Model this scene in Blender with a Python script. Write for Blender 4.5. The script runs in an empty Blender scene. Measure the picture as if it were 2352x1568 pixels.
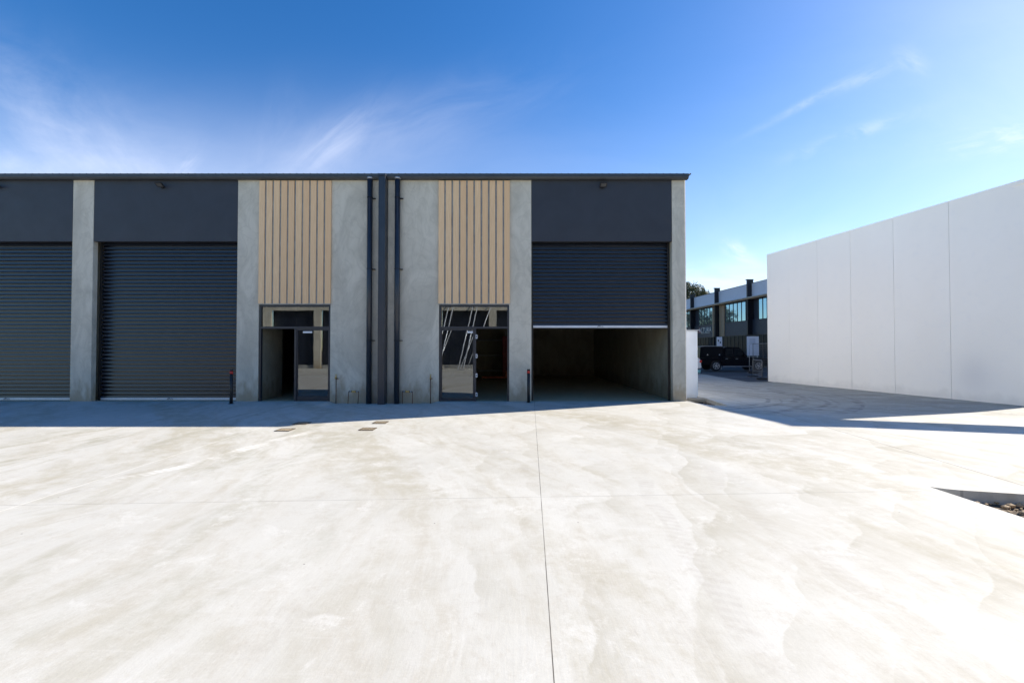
import bpy, bmesh, math, random
from mathutils import Vector, Matrix, noise as mnoise
random.seed(7)
R = math.radians
S = bpy.context.scene
C = S.collection

# ------------------------------------------------------------------ camera
HC = 1.59                       # eye height
F = 1045.0                      # focal length in pixels of a 2352-wide picture
TILT = math.atan(19.0/F)
cam = bpy.data.cameras.new('camera'); cam.sensor_width = 36; cam.lens = 36*F/2352
cam.clip_end = 3000; cam.clip_start = 0.05
co = bpy.data.objects.new('camera', cam); C.objects.link(co)
co.location = (0, 0, HC); co.rotation_euler = (R(90)+TILT, 0, 0)
S.camera = co
def ray(px, py):
    x, y, z = px-1176.0, F, 784.0-py
    c, s = math.cos(TILT), math.sin(TILT)
    return Vector((x, y*c - z*s, y*s + z*c))
def at(px, py, Y):
    d = ray(px, py); return Vector((0, 0, HC)) + d*(Y/d.y)
def gr(px, py, z=0.0):
    d = ray(px, py); t = (z-HC)/d.z; return Vector((d.x*t, d.y*t, z))

# ------------------------------------------------------------------ world and sun
SUN_X, SUN_Y = 1.47, 0.605       # horizontal run of the shadow per metre of height
EL = math.atan(1/math.hypot(SUN_X, SUN_Y)); AZ = math.atan2(SUN_X, SUN_Y)

class N:
    """small node-expression helper"""
    def __init__(s, nt): s.nt = nt
    def node(s, t, **k):
        n = s.nt.nodes.new(t)
        for a, v in k.items(): setattr(n, a, v)
        return n
    def put(s, sock, v):
        if isinstance(v, bpy.types.NodeSocket): s.nt.links.new(v, sock)
        elif v is not None: sock.default_value = v
    def m(s, op, a, b=None, c=None, clamp=False):
        n = s.node('ShaderNodeMath', operation=op, use_clamp=clamp)
        for i, v in enumerate((a, b, c)):
            if v is not None: s.put(n.inputs[i], v)
        return n.outputs[0]
    def sep(s, v):
        n = s.node('ShaderNodeSeparateXYZ'); s.put(n.inputs[0], v); return n.outputs
    def comb(s, x, y, z):
        n = s.node('ShaderNodeCombineXYZ')
        for i, v in enumerate((x, y, z)): s.put(n.inputs[i], v)
        return n.outputs[0]
    def noise(s, vec, scale, detail=4, rough=.55, dist=0.0, out=0):
        n = s.node('ShaderNodeTexNoise'); s.put(n.inputs['Vector'], vec)
        n.inputs['Scale'].default_value = scale; n.inputs['Detail'].default_value = detail
        n.inputs['Roughness'].default_value = rough; n.inputs['Distortion'].default_value = dist
        return n.outputs[out]
    def ss(s, v, a, b, lo=0.0, hi=1.0):
        n = s.node('ShaderNodeMapRange', interpolation_type='SMOOTHSTEP'); s.put(n.inputs[0], v)
        n.inputs[1].default_value = a; n.inputs[2].default_value = b
        n.inputs[3].default_value = lo; n.inputs[4].default_value = hi
        return n.outputs[0]
    def mix(s, f, a, b, mode='MIX'):
        n = s.node('ShaderNodeMix', data_type='RGBA', blend_type=mode)
        s.put(n.inputs[0], f); s.put(n.inputs[6], a); s.put(n.inputs[7], b)
        return n.outputs[2]
    def scale(s, vec, sc, rot=0.0, loc=(0, 0, 0)):
        n = s.node('ShaderNodeMapping'); s.put(n.inputs[0], vec)
        n.inputs['Location'].default_value = loc
        n.inputs['Rotation'].default_value = (0, 0, rot); n.inputs['Scale'].default_value = sc
        return n.outputs[0]
    def line(s, X, Y, p, q):
        """distance from the infinite line through p, q"""
        dx, dy = q[0]-p[0], q[1]-p[1]; L = math.hypot(dx, dy)
        a, b = dy/L, -dx/L; c = -(a*p[0]+b*p[1])
        return s.m('ABSOLUTE', s.m('ADD', s.m('ADD', s.m('MULTIPLY', X, a), s.m('MULTIPLY', Y, b)), c))
def rgb(r, g, b): return (r, g, b, 1)

w = bpy.data.worlds.new("World"); S.world = w; w.use_nodes = True
nt = w.node_tree; nt.nodes.clear(); n = N(nt)
sky = n.node('ShaderNodeTexSky', sky_type='NISHITA'); sky.sun_disc = False
sky.sun_elevation = EL; sky.sun_rotation = AZ
sky.air_density = 1.0; sky.dust_density = 0.28; sky.ozone_density = 2.6; sky.altitude = 50
geo = n.node('ShaderNodeTexCoord').outputs['Generated']
x, y, z = n.sep(geo)
yy = n.m('MAXIMUM', y, 0.05)
A = n.m('DIVIDE', x, yy); B = n.m('DIVIDE', z, yy)
front = n.ss(y, 0.05, 0.3)
def wisp(px, py, ang, ln, wd, sc, amt, lo=.42, hi=.75, stretch=5.0):
    """cirrus streak round one direction of the sky"""
    d = ray(px, py); a0, b0 = d.x/d.y, d.z/d.y
    da = n.m('SUBTRACT', A, a0); db = n.m('SUBTRACT', B, b0)
    c, s_ = math.cos(ang), math.sin(ang)
    u = n.m('ADD', n.m('MULTIPLY', da, c), n.m('MULTIPLY', db, s_))
    v = n.m('SUBTRACT', n.m('MULTIPLY', db, c), n.m('MULTIPLY', da, s_))
    r2 = n.m('ADD', n.m('POWER', n.m('DIVIDE', u, ln), 2), n.m('POWER', n.m('DIVIDE', v, wd), 2))
    g = n.m('POWER', 2.718, n.m('MULTIPLY', r2, -1))
    vec = n.comb(n.m('MULTIPLY', u, 1.0), n.m('MULTIPLY', v, stretch), px*0.013)
    t = n.noise(vec, sc, 7, .62, 0.6)
    return n.m('MULTIPLY', n.m('MULTIPLY', g, n.ss(t, lo, hi)), amt)
W = [wisp(760, 325, .72, .12, .040, 5, .26, .25, .8, 3), wisp(425, 378, .95, .04, .02, 9, .22, .3, .8, 2),
     wisp(220, 340, -.5, .34, .12, 2.5, .22, .25, .85, 2.2), wisp(30, 230, -.6, .30, .12, 3, .14, .3, .85, 2.2),
     wisp(920, 300, .35, .34, .07, 3, .12, .25, .8, 3), wisp(645, 340, 1.4, .10, .05, 4, .16, .3, .8, 2),
     wisp(60, 400, 0, .4, .07, 2.5, .25, .2, .8, 2),
     wisp(1860, 232, .50, .12, .008, 9, .17, .30, .62, 3), wisp(1990, 178, .42, .07, .012, 9, .17, .3, .65, 3),
     wisp(2092, 140, -.5, .035, .024, 12, .24, .3, .8, 2),
     wisp(1697, 578, -.5, .040, .016, 14, .42, .3, .75, 2), wisp(1960, 310, .35, .12, .014, 9, .2, .4, .7, 3),
     wisp(1650, 640, 0, .16, .03, 6, .35, .25, .8, 4), wisp(2300, 320, .1, .12, .03, 8, .3)]
def veil(px, py, ln, wd, amt):
    d = ray(px, py); a0, b0 = d.x/d.y, d.z/d.y
    r2 = n.m('ADD', n.m('POWER', n.m('DIVIDE', n.m('SUBTRACT', A, a0), ln), 2), n.m('POWER', n.m('DIVIDE', n.m('SUBTRACT', B, b0), wd), 2))
    g = n.m('POWER', 2.718, n.m('MULTIPLY', r2, -1))
    t = n.noise(n.comb(A, n.m('MULTIPLY', B, 2.4), 3.3), 1.6, 6, .6, .5)
    return n.m('MULTIPLY', n.m('MULTIPLY', g, amt), n.ss(t, .2, .75, .72, 1.15))
W += [veil(2420, 420, .60, .55, .26), veil(1650, 760, .55, .24, .30), veil(250, 420, 1.0, .16, .22)]
tot = W[0]
for v in W[1:]: tot = n.m('ADD', tot, v)
tot = n.m('MULTIPLY', n.m('MINIMUM', tot, .85), front)
hs = n.node('ShaderNodeHueSaturation'); hs.inputs['Saturation'].default_value = 1.35; hs.inputs['Hue'].default_value = .507
nt.links.new(sky.outputs[0], hs.inputs['Color'])
SKYW = n.mix(tot, hs.outputs[0], rgb(6.8, 6.9, 7.7))
bg = n.node('ShaderNodeBackground'); bg.inputs[1].default_value = 0.082
nt.links.new(SKYW, bg.inputs[0])
wo = n.node('ShaderNodeOutputWorld'); nt.links.new(bg.outputs[0], wo.inputs[0])

sl = bpy.data.lights.new('sun', 'SUN'); sl.energy = 4.2; sl.angle = R(.5); sl.color = (1, .915, .79)
so = bpy.data.objects.new('sun', sl); C.objects.link(so)
so.rotation_euler = Vector((SUN_X, SUN_Y, 1)).to_track_quat('Z', 'Y').to_euler()
so.location = (60, 30, 40)
S.view_settings.view_transform = 'Standard'; S.view_settings.look = 'None'
S.view_settings.gamma = 1; S.view_settings.use_curve_mapping = False
S.view_settings.exposure = 1.2
S.render.engine = 'CYCLES'
S.cycles.max_bounces = 8; S.cycles.diffuse_bounces = 5; S.cycles.glossy_bounces = 4; S.cycles.transmission_bounces = 6

# ------------------------------------------------------------------ materials
M = {}
def mat(name, col=(.5, .5, .5), rough=.6, metal=0.0, spec=.5, var=0.0, vscale=3.0, bump=0.0, bscale=60.0):
    m = bpy.data.materials.new(name); m.use_nodes = True
    nt = m.node_tree; k = N(nt); b = nt.nodes['Principled BSDF']
    b.inputs['Base Color'].default_value = rgb(*col); b.inputs['Roughness'].default_value = rough
    b.inputs['Metallic'].default_value = metal; b.inputs['Specular IOR Level'].default_value = spec
    if var:
        P = k.node('ShaderNodeTexCoord').outputs['Object']
        t = k.noise(P, vscale, 6, .6, .5)
        lo = rgb(*[c*(1-var) for c in col]); hi = rgb(*[min(1, c*(1+var)) for c in col])
        k.put(b.inputs['Base Color'], k.mix(k.ss(t, .3, .7), lo, hi))
        k.put(b.inputs['Roughness'], k.m('ADD', k.m('MULTIPLY', k.noise(P, vscale*2.3, 4), .25), rough-.12))
    if bump:
        P = k.node('ShaderNodeTexCoord').outputs['Object']
        bn = k.node('ShaderNodeBump'); bn.inputs['Strength'].default_value = bump; bn.inputs['Distance'].default_value = .01
        k.put(bn.inputs['Height'], k.noise(P, bscale, 5)); k.put(b.inputs['Normal'], bn.outputs[0])
    M[name] = m; return m

def facade_concrete(name, tint=(1, 1, 1)):
    m = bpy.data.materials.new(name); m.use_nodes = True
    nt = m.node_tree; k = N(nt); b = nt.nodes['Principled BSDF']
    P = k.node('ShaderNodeTexCoord').outputs['Object']
    X, Y, Z = k.sep(P)
    big = k.noise(k.scale(P, (1.1, 1.1, .55)), .9, 6, .58, 1.6)
    mid = k.noise(k.scale(P, (2.2, 2.2, .5)), 2.2, 6, .6, .8)
    fine = k.noise(P, 38, 4, .7)
    c = k.mix(k.ss(big, .36, .64), rgb(.49, .45, .365), rgb(.64, .59, .485))
    c = k.mix(k.ss(mid, .46, .62, 0, .45), c, rgb(.56, .515, .42))
    # swirling float marks
    swn = k.noise(k.scale(P, (1, 1, .7)), 1.25, 3, .5, 2.2)
    ring = k.m('ABSOLUTE', k.m('SUBTRACT', swn, .5))
    c = k.mix(k.ss(ring, 0, .05, .20, 0), c, rgb(.33, .30, .23))
    c = k.mix(k.ss(fine, .35, .75, .0, .22), c, rgb(.64, .62, .55))
    # splash stain above the ground, ragged
    st = k.m('ADD', Z, k.m('MULTIPLY', k.noise(k.scale(P, (2, 2, 1)), 2.2, 5), -1.6))
    c = k.mix(k.ss(st, -.72, -.02, .70, 0), c, rgb(.30, .225, .135))
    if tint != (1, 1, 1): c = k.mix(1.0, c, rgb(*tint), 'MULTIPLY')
    k.put(b.inputs['Base Color'], c)
    k.put(b.inputs['Roughness'], k.ss(mid, .3, .7, .62, .85))
    bn = k.node('ShaderNodeBump'); bn.inputs['Strength'].default_value = .35; bn.inputs['Distance'].default_value = .006
    k.put(bn.inputs['Height'], k.m('ADD', fine, k.noise(P, 9, 4))); k.put(b.inputs['Normal'], bn.outputs[0])
    M[name] = m; return m
facade_concrete('precast')
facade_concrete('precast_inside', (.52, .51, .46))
facade_concrete('floor_concrete', (1.35, 1.27, 1.08))

def ground_mat():
    m = bpy.data.materials.new('yard_concrete'); m.use_nodes = True
    nt = m.node_tree; k = N(nt); b = nt.nodes['Principled BSDF']
    P = k.node('ShaderNodeTexCoord').outputs['Object']
    X, Y, Z = k.sep(P)
    warp = k.noise(P, .22, 3, .5)
    Xw = k.m('ADD', X, k.m('MULTIPLY', k.m('SUBTRACT', warp, .5), 2.2))
    base = k.mix(k.ss(k.noise(P, .35, 5, .55), .35, .65), rgb(.530, .522, .478), rgb(.578, .570, .525))
    # broom / trowel sweeps running away from the camera and bending left
    sweep = k.noise(k.comb(k.m('MULTIPLY', k.m('ADD', Xw, k.m('MULTIPLY', k.m('POWER', k.m('SUBTRACT', Y, 2), 2), .030)), 1.5), k.m('MULTIPLY', Y, .22), 0), 1.0, 9, .66, .35)
    c = k.mix(k.m('MULTIPLY', k.ss(sweep, .46, .66, 0, .70), k.ss(k.noise(P, 5.0, 12, .8), .36, .60, .25, 1)), base, rgb(.42, .39, .32))
    wide = k.noise(k.comb(k.m('MULTIPLY', k.m('ADD', Xw, k.m('MULTIPLY', k.m('POWER', k.m('SUBTRACT', Y, 1), 2), .045)), .62), k.m('MULTIPLY', Y, .16), 4.0), 1.0, 8, .62, .6)
    c = k.mix(k.m('MULTIPLY', k.ss(wide, .48, .62, 0, .72), k.ss(k.noise(P, 2.6, 10, .75), .38, .60, .12, 1)), c, rgb(.39, .36, .275))
    V2 = k.scale(k.comb(Xw, Y, 0), (1.7, .42, 1), -.10)
    s2 = k.noise(V2, .9, 7, .62, 1.1)
    left = k.ss(k.m('ADD', X, k.m('MULTIPLY', warp, 3)), -3.5, 2.5, 1, 0)
    c = k.mix(k.m('MULTIPLY', k.ss(s2, .47, .66, 0, .78), k.m('MULTIPLY', left, k.ss(k.noise(P, 3.7, 12, .8), .38, .58, .2, 1))), c, rgb(.355, .34, .265))
    s3 = k.noise(k.scale(P, (.7, 5.0, 1), .12), 1.5, 8, .7, .6)
    c = k.mix(k.ss(s3, .55, .72, 0, .3), c, rgb(.66, .65, .63))
    s4 = k.noise(P, 1.3, 12, .78, .4)
    c = k.mix(k.ss(s4, .52, .68, 0, .45), c, rgb(.40, .375, .325))
    fan = k.m('DIVIDE', X, k.m('MAXIMUM', k.m('ADD', k.m('MULTIPLY', Y, .30), .40), .4))
    for per, off, amt in ((.62, 0.0, .60), (.41, .37, .40)):
        w1 = k.m('ADD', k.m('ADD', k.m('DIVIDE', fan, per), off), k.m('ADD', k.m('MULTIPLY', k.noise(P, .38+off*.2, 3, .5), 2.6), k.m('MULTIPLY', k.noise(P, 3.5, 6, .7), .16)))
        saw = k.m('FRACT', w1)
        t = k.m('MULTIPLY', k.ss(saw, 0, .03), k.m('POWER', k.m('SUBTRACT', 1, saw), 1.7))
        t = k.m('MULTIPLY', k.m('MULTIPLY', t, k.ss(k.noise(P, .55+off, 4, .6), .42, .60, 0, amt)), k.ss(X, -2.5, 1.0))
        c = k.mix(k.m('MULTIPLY', t, k.ss(k.noise(P, 6.0, 8, .75), .2, .7, .45, 1)), c, rgb(.315, .290, .215))
    # darker, streaked driveway between the warehouses
    drive = k.m('MULTIPLY', k.ss(X, 5.5, 8.5), k.ss(Y, 9.0, 13.0))
    s5 = k.noise(k.scale(P, (.45, 1.6, 1), -.12), 1.1, 9, .7, .8)
    c = k.mix(k.m('MULTIPLY', drive, k.ss(s5, .3, .62, .35, .95)), c, rgb(.25, .245, .21))
    # dusty, ragged patches and pitting at hand scale
    rag = k.noise(k.scale(P, (1.0, .8, 1), .3), 4.2, 13, .82, .2)
    c = k.mix(k.ss(rag, .50, .62, 0, .34), c, rgb(.42, .385, .315))
    rag2 = k.noise(P, 11.0, 10, .8, .2)
    c = k.mix(k.ss(rag2, .56, .66, 0, .38), c, rgb(.40, .375, .32))
    c = k.mix(k.ss(k.noise(k.scale(P, (1, 1, 1), 1.1), 2.1, 12, .8, .3), .54, .64, 0, .40), c, rgb(.66, .655, .62))
    # fine grain
    g = k.noise(P, 55, 4, .75)
    c = k.mix(k.ss(g, .35, .8, 0, .22), c, rgb(.42, .40, .36))
    # rubber arcs left by turning vehicles
    brk = k.noise(P, 1.7, 5, .6)
    for cx, cy, r, wd, amt in ((4.9, 16.2, 3.70, .06, .9), (4.9, 16.2, 4.05, .035, .8), (5.3, 17.0, 5.3, .08, .8), (5.2, 17.2, 5.75, .06, .7), (-1.0, 21.0, 12.2, .10, .5), (4.6, 17.5, 7.0, .05, .6),
                               (3.2, 19.0, 7.3, .12, .55), (2.0, 20.5, 10.8, .12, .45), (14, 6.2, 5.2, .12, .25)):
        d = k.m('POWER', k.m('ADD', k.m('POWER', k.m('SUBTRACT', X, cx), 2), k.m('POWER', k.m('SUBTRACT', Y, cy), 2)), .5)
        d = k.m('ABSOLUTE', k.m('SUBTRACT', k.m('ADD', d, k.m('MULTIPLY', warp, .4)), r+.2))
        msk = k.m('MULTIPLY', k.ss(d, wd*.4, wd*1.5, amt, 0), k.ss(X, 4.4, 6.2))
        msk = k.m('MULTIPLY', msk, k.ss(brk, .40, .62, .05, .75)); msk = k.m('MULTIPLY', msk, k.ss(Y, 10.6, 12.0))
        c = k.mix(msk, c, rgb(.07, .07, .068))
    # tyre tread prints running to the front
    def tread(p, q, wd, y0, y1, amt, col):
        d = k.line(Xw, Y, p, q)
        wv = k.m('SINE', k.m('MULTIPLY', k.m('ADD', Y, k.m('MULTIPLY', X, .5)), 62))
        t = k.m('MULTIPLY', k.ss(d, wd*.7, wd*1.1, amt, 0), k.ss(wv, -.6, .6, .45, 1))
        t = k.m('MULTIPLY', t, k.m('MULTIPLY', k.ss(Y, y0, y0+1), k.ss(Y, y1-1.2, y1, 1, 0)))
        return k.mix(k.m('MULTIPLY', t, k.ss(brk, .38, .6)), c, col)
    c = tread((1.3, 2), (1.9, 8), .10, 1.5, 6.5, .30, rgb(.36, .33, .29))
    c = tread((2.15, 2), (2.9, 8), .10, 2.4, 7.0, .26, rgb(.36, .33, .29))
    c = tread((-5.9, 3), (-3.9, 9), .12, 5.2, 9.5, .5, rgb(.85, .84, .80))
    # chalk line and saw cuts
    c = k.mix(k.ss(k.line(Xw if False else X, Y, (-5.05, 4.9), (-5.15, 9.33)), .006, .016, .28, 0), c, rgb(.86, .84, .76))
    for p, q, wd, amt in (((.67, 13.7), (.20, 2.17), .0019, 1.0), ((-5.27, 4.68), (3.54, 5.11), .0028, .5), ((6.5, 9.66), (5.99, 5.32), .006, .75),
                     ((6.0, 12.2), (13.0, 10.6), .006, .4)):
        d = k.line(X, Y, p, q)
        amt_ = k.ss(k.noise(P, 2.5, 3), .3, .6, amt*.55, amt)
        msk = k.m('MULTIPLY', k.ss(d, wd, wd*2.2, 1, 0), amt_)
        if p[0] == 6.0: msk = k.m('MULTIPLY', msk, k.ss(X, 6.4, 7))
        c = k.mix(msk, c, rgb(.09, .08, .07))
    # specks
    vo = k.node('ShaderNodeTexVoronoi'); vo.inputs['Scale'].default_value = 2.2; k.put(vo.inputs['Vector'], P)
    c = k.mix(k.ss(vo.outputs['Distance'], .012, .022, .8, 0), c, rgb(.12, .10, .09))
    k.put(b.inputs['Base Color'], c)
    k.put(b.inputs['Roughness'], k.ss(sweep, .3, .7, .62, .85)); b.inputs['Specular IOR Level'].default_value = .35
    bn = k.node('ShaderNodeBump'); bn.inputs['Strength'].default_value = .22; bn.inputs['Distance'].default_value = .004
    k.put(bn.inputs['Height'], k.m('ADD', g, k.noise(k.scale(P, (9, 1.2, 1)), 5, 4))); k.put(b.inputs['Normal'], bn.outputs[0])
    M['yard_concrete'] = m
ground_mat()

def timber_mat(name, ca, cb):
    m = bpy.data.materials.new(name); m.use_nodes = True
    nt = m.node_tree; k = N(nt); b = nt.nodes['Principled BSDF']
    P = k.node('ShaderNodeTexCoord').outputs['Object']; X, Y, Z = k.sep(P)
    idx = k.m('MULTIPLY', k.node('ShaderNodeNewGeometry').outputs['Random Per Island'], 9.0)
    g = k.noise(k.comb(k.m('MULTIPLY', X, 22), Y, k.m('ADD', k.m('MULTIPLY', Z, .7), k.m('MULTIPLY', idx, 7.3))), 3.0, 6, .65, .7)
    t = k.m('FRACT', k.m('MULTIPLY', idx, 3.1))
    c = k.mix(k.ss(g, .3, .7), rgb(*ca), rgb(*cb))
    c = k.mix(k.ss(t, .3, .7, 0, .35), c, rgb(ca[0]*.98, ca[1]*.88, ca[2]*.80))
    k.put(b.inputs['Base Color'], c); b.inputs['Roughness'].default_value = .55
    M[name] = m
timber_mat('timber', (.76, .49, .26), (.90, .62, .36))
timber_mat('timber_far', (.35, .24, .15), (.45, .32, .20))
mat('navy_cladding', (.032, .034, .043), .5, var=.10, vscale=1.2, bump=.06, bscale=120)
mat('navy_steel', (.022, .027, .038), .34, spec=.6, var=.15, vscale=2.5)
mat('curtain_steel', (.013, .018, .031), .28, spec=.65)
mat('fascia_steel', (.045, .053, .060), .45, var=.12)
mat('frame_aluminium', (.020, .023, .032), .38, spec=.6)
mat('galvanised', (.42, .43, .44), .42, metal=.35, var=.15, vscale=5)
mat('rail_aluminium', (.66, .69, .74), .35, metal=.25, var=.06)
mat('roof_steel', (.16, .18, .20), .45, metal=.2, var=.1)
mat('white_paint', (.80, .80, .80), .5, var=.03)
mat('white_cabinet', (.80, .82, .84), .4, var=.04, vscale=1.5)
mat('black_paint', (.016, .015, .015), .45, var=.2)
mat('red_reflector', (.55, .035, .02), .35)
mat('copper', (.20, .105, .06), .45, metal=.6, var=.35, vscale=20)
mat('brass', (.66, .45, .16), .35, metal=.8)
mat('black_rubber', (.018, .018, .019), .75, var=.3)
mat('yellow_sleeve', (.75, .45, .10), .5)
mat('drain_iron', (.11, .085, .06), .7, metal=.2, var=.4, vscale=30)
mat('drain_bar', (.26, .215, .155), .6, var=.3, vscale=30)
mat('fence_steel', (.17, .17, .17), .5, metal=.2)
mat('void_shade', (.015, .013, .011), .9)
mat('dull_grey', (.30, .30, .29), .6, var=.2)
mat('orange_paint', (.42, .09, .025), .5, var=.3, vscale=8)
mat('red_paint', (.24, .025, .02), .5, var=.2)
mat('asphalt', (.050, .052, .055), .9, var=.2, vscale=6, bump=.3)
mat('dirt', (.115, .082, .052), .95, var=.5, vscale=7, bump=.8, bscale=30)
mat('stone', (.40, .29, .17), .85, var=.4, vscale=9)
mat('bark', (.10, .075, .05), .9, var=.4, vscale=4)
mat('car_black', (.004, .004, .006), .30, spec=.16)
mat('car_glass', (.006, .007, .008), .10, spec=.25)
mat('alloy', (.60, .60, .60), .3, metal=.6)
mat('lamp_glass', (.10, .10, .10), .3)
mat('far_dark', (.032, .038, .052), .5, var=.1)
mat('far_black', (.010, .010, .014), .45)
mat('far_white', (.62, .62, .67), .6, var=.03)
mat('sign_white', (.78, .79, .82), .5)
mat('sign_print', (.30, .34, .40), .6)
mat('letter_silver', (.62, .60, .55), .4)
mat('letter_red', (.30, .06, .05), .5)
mat('white_car', (.72, .74, .75), .25)
mat('teal_paint', (.20, .48, .52), .5)

def wall_mat():
    m = bpy.data.materials.new('white_render'); m.use_nodes = True
    nt = m.node_tree; k = N(nt); b = nt.nodes['Principled BSDF']
    P = k.node('ShaderNodeTexCoord').outputs['Object']; X, Y, Z = k.sep(P)
    t = k.noise(k.scale(P, (1, 1, .6)), .45, 5, .55)
    c = k.mix(k.ss(t, .3, .7), rgb(.90, .86, .79), rgb(.92, .885, .82))
    c = k.mix(k.ss(k.noise(P, 3.0, 6, .7), .5, .75, 0, .25), c, rgb(.77, .765, .76))
    c = k.mix(k.ss(k.m('ADD', Z, k.m('MULTIPLY', k.noise(P, 2.5, 5), -.7)), -.50, -.1, .35, 0), c, rgb(.60, .57, .53))
    # cleaned, greyer patch low on the wall
    r = k.m('ADD', k.m('POWER', k.m('DIVIDE', k.m('SUBTRACT', X, SMUDGE), .55), 2), k.m('POWER', k.m('DIVIDE', k.m('SUBTRACT', Z, .75), .65), 2))
    c = k.mix(k.m('MULTIPLY', k.m('POWER', 2.718, k.m('MULTIPLY', r, -1)), .38), c, rgb(.58, .58, .60))
    k.put(b.inputs['Base Color'], c); b.inputs['Roughness'].default_value = .7
    bn = k.node('ShaderNodeBump'); bn.inputs['Strength'].default_value = .12; bn.inputs['Distance'].default_value = .01
    k.put(bn.inputs['Height'], k.noise(P, 25, 5)); k.put(b.inputs['Normal'], bn.outputs[0])
    M['white_render'] = m

def glass_mat(name, tint, refl, rough=.0):
    m = bpy.data.materials.new(name); m.use_nodes = True
    nt = m.node_tree; k = N(nt); nt.nodes.clear()
    out = k.node('ShaderNodeOutputMaterial'); tr = k.node('ShaderNodeBsdfTransparent'); gl = k.node('ShaderNodeBsdfGlossy')
    tr.inputs[0].default_value = rgb(*tint); gl.inputs['Roughness'].default_value = rough
    gl.inputs[0].default_value = rgb(.95, .97, 1)
    P = k.node('ShaderNodeTexCoord').outputs['Object']
    bn = k.node('ShaderNodeBump'); bn.inputs['Strength'].default_value = .02; bn.inputs['Distance'].default_value = .02
    k.put(bn.inputs['Height'], k.noise(P, 1.3, 2)); k.put(gl.inputs['Normal'], bn.outputs[0])
    fr = k.node('ShaderNodeFresnel'); fr.inputs[0].default_value = 1.5
    mx = k.node('ShaderNodeMixShader')
    k.put(mx.inputs[0], k.m('MAXIMUM', k.m('MULTIPLY', fr.outputs[0], 1.6), refl))
    nt.links.new(tr.outputs[0], mx.inputs[1]); nt.links.new(gl.outputs[0], mx.inputs[2]); nt.links.new(mx.outputs[0], out.inputs[0])
    M[name] = m
glass_mat('shop_glass', (.55, .60, .60), .13)
mat('mirror_glass', (.36, .53, .66), .03, metal=.9)
mat('street_glass', (.012, .025, .034), .06, spec=.03)

def leaf_mat():
    m = bpy.data.materials.new('leaf'); m.use_nodes = True
    nt = m.node_tree; k = N(nt); b = nt.nodes['Principled BSDF']
    P = k.node('ShaderNodeTexCoord').outputs['Object']
    c = k.mix(k.ss(k.noise(P, .9, 5, .7), .35, .65), rgb(.045, .06, .022), rgb(.13, .13, .05))
    k.put(b.inputs['Base Color'], c); b.inputs['Roughness'].default_value = .6
    b.inputs['Transmission Weight'].default_value = 0.0
    M['leaf'] = m
leaf_mat()

# ------------------------------------------------------------------ mesh helpers
class MB:
    def __init__(s): s.b = bmesh.new()
    def box(s, a, b, mtx=None, bev=0.0):
        a = Vector(a); b = Vector(b); t = bmesh.new()
        r = bmesh.ops.create_cube(t, size=1)
        for v in t.verts: v.co = Vector(((a[i]+b[i])/2 + v.co[i]*(b[i]-a[i]) for i in range(3)))
        if bev: bmesh.ops.bevel(t, geom=t.edges[:], offset=bev, segments=1, affect='EDGES')
        if mtx: bmesh.ops.transform(t, matrix=mtx, verts=t.verts)
        s.add(t); return s
    def add(s, t):
        me = bpy.data.meshes.new('tmp'); t.to_mesh(me); t.free(); s.b.from_mesh(me); bpy.data.meshes.remove(me)
    def tube(s, pts, r, seg=12, cap=True, r2=None):
        pts = [Vector(p) for p in pts]; rings = []
        for i, p in enumerate(pts):
            d = (pts[min(i+1, len(pts)-1)] - pts[max(i-1, 0)]).normalized()
            u = d.orthogonal().normalized() if i == 0 else (u - d*u.dot(d)).normalized()
            v = d.cross(u); rr = r if r2 is None else r+(r2-r)*i/(len(pts)-1)
            rings.append([s.b.verts.new(p + (u*math.cos(2*math.pi*j/seg) + v*math.sin(2*math.pi*j/seg))*rr) for j in range(seg)])
        for a, b in zip(rings, rings[1:]):
            for j in range(seg):
                f = s.b.faces.new((a[j], a[(j+1) % seg], b[(j+1) % seg], b[j])); f.smooth = seg > 6
        if cap:
            s.b.faces.new(rings[0][::-1]); s.b.faces.new(rings[-1])
        return s
    def prism(s, poly, a, b, axis='y', bev=0.0):
        """extrude a 2-D outline from a to b along an axis"""
        t = bmesh.new()
        def P(u, v, w): return {'y': (u, w, v), 'x': (w, u, v), 'z': (u, v, w)}[axis]
        va = [t.verts.new(P(u, v, a)) for u, v in poly]; vb = [t.verts.new(P(u, v, b)) for u, v in poly]
        nn = len(poly)
        fs = [t.faces.new(va), t.faces.new(vb[::-1])]
        for i in range(nn): t.faces.new((va[(i+1) % nn], va[i], vb[i], vb[(i+1) % nn]))
        bmesh.ops.recalc_face_normals(t, faces=t.faces[:])
        if bev: bmesh.ops.bevel(t, geom=[e for e in t.edges], offset=bev, segments=2, affect='EDGES')
        s.add(t); return s
    def strip(s, prof, x0, x1):
        """profile of (y, z) swept along x"""
        a = [s.b.verts.new((x0, p[0], p[1])) for p in prof]; b = [s.b.verts.new((x1, p[0], p[1])) for p in prof]
        for i in range(len(prof)-1): s.b.faces.new((a[i], b[i], b[i+1], a[i+1]))
        return s
    def quad(s, *p): s.b.faces.new([s.b.verts.new(q) for q in p]); return s
    def build(s, name, m, parent=None):
        me = bpy.data.meshes.new(name); s.b.to_mesh(me); s.b.free()
        me.materials.append(M[m]); o = bpy.data.objects.new(name, me); C.objects.link(o)
        if parent: o.parent = parent
        return o
def tag(o, label=None, cat=None, group=None, kind=None):
    if label: o['label'] = label
    if cat: o['category'] = cat
    if group: o['group'] = group
    if kind: o['kind'] = kind
    return o
def empty(name, loc=(0, 0, 0), rz=0.0):
    o = bpy.data.objects.new(name, None); C.objects.link(o); o.location = loc; o.rotation_euler = (0, 0, rz); o.empty_display_size = .2
    return o
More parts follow.
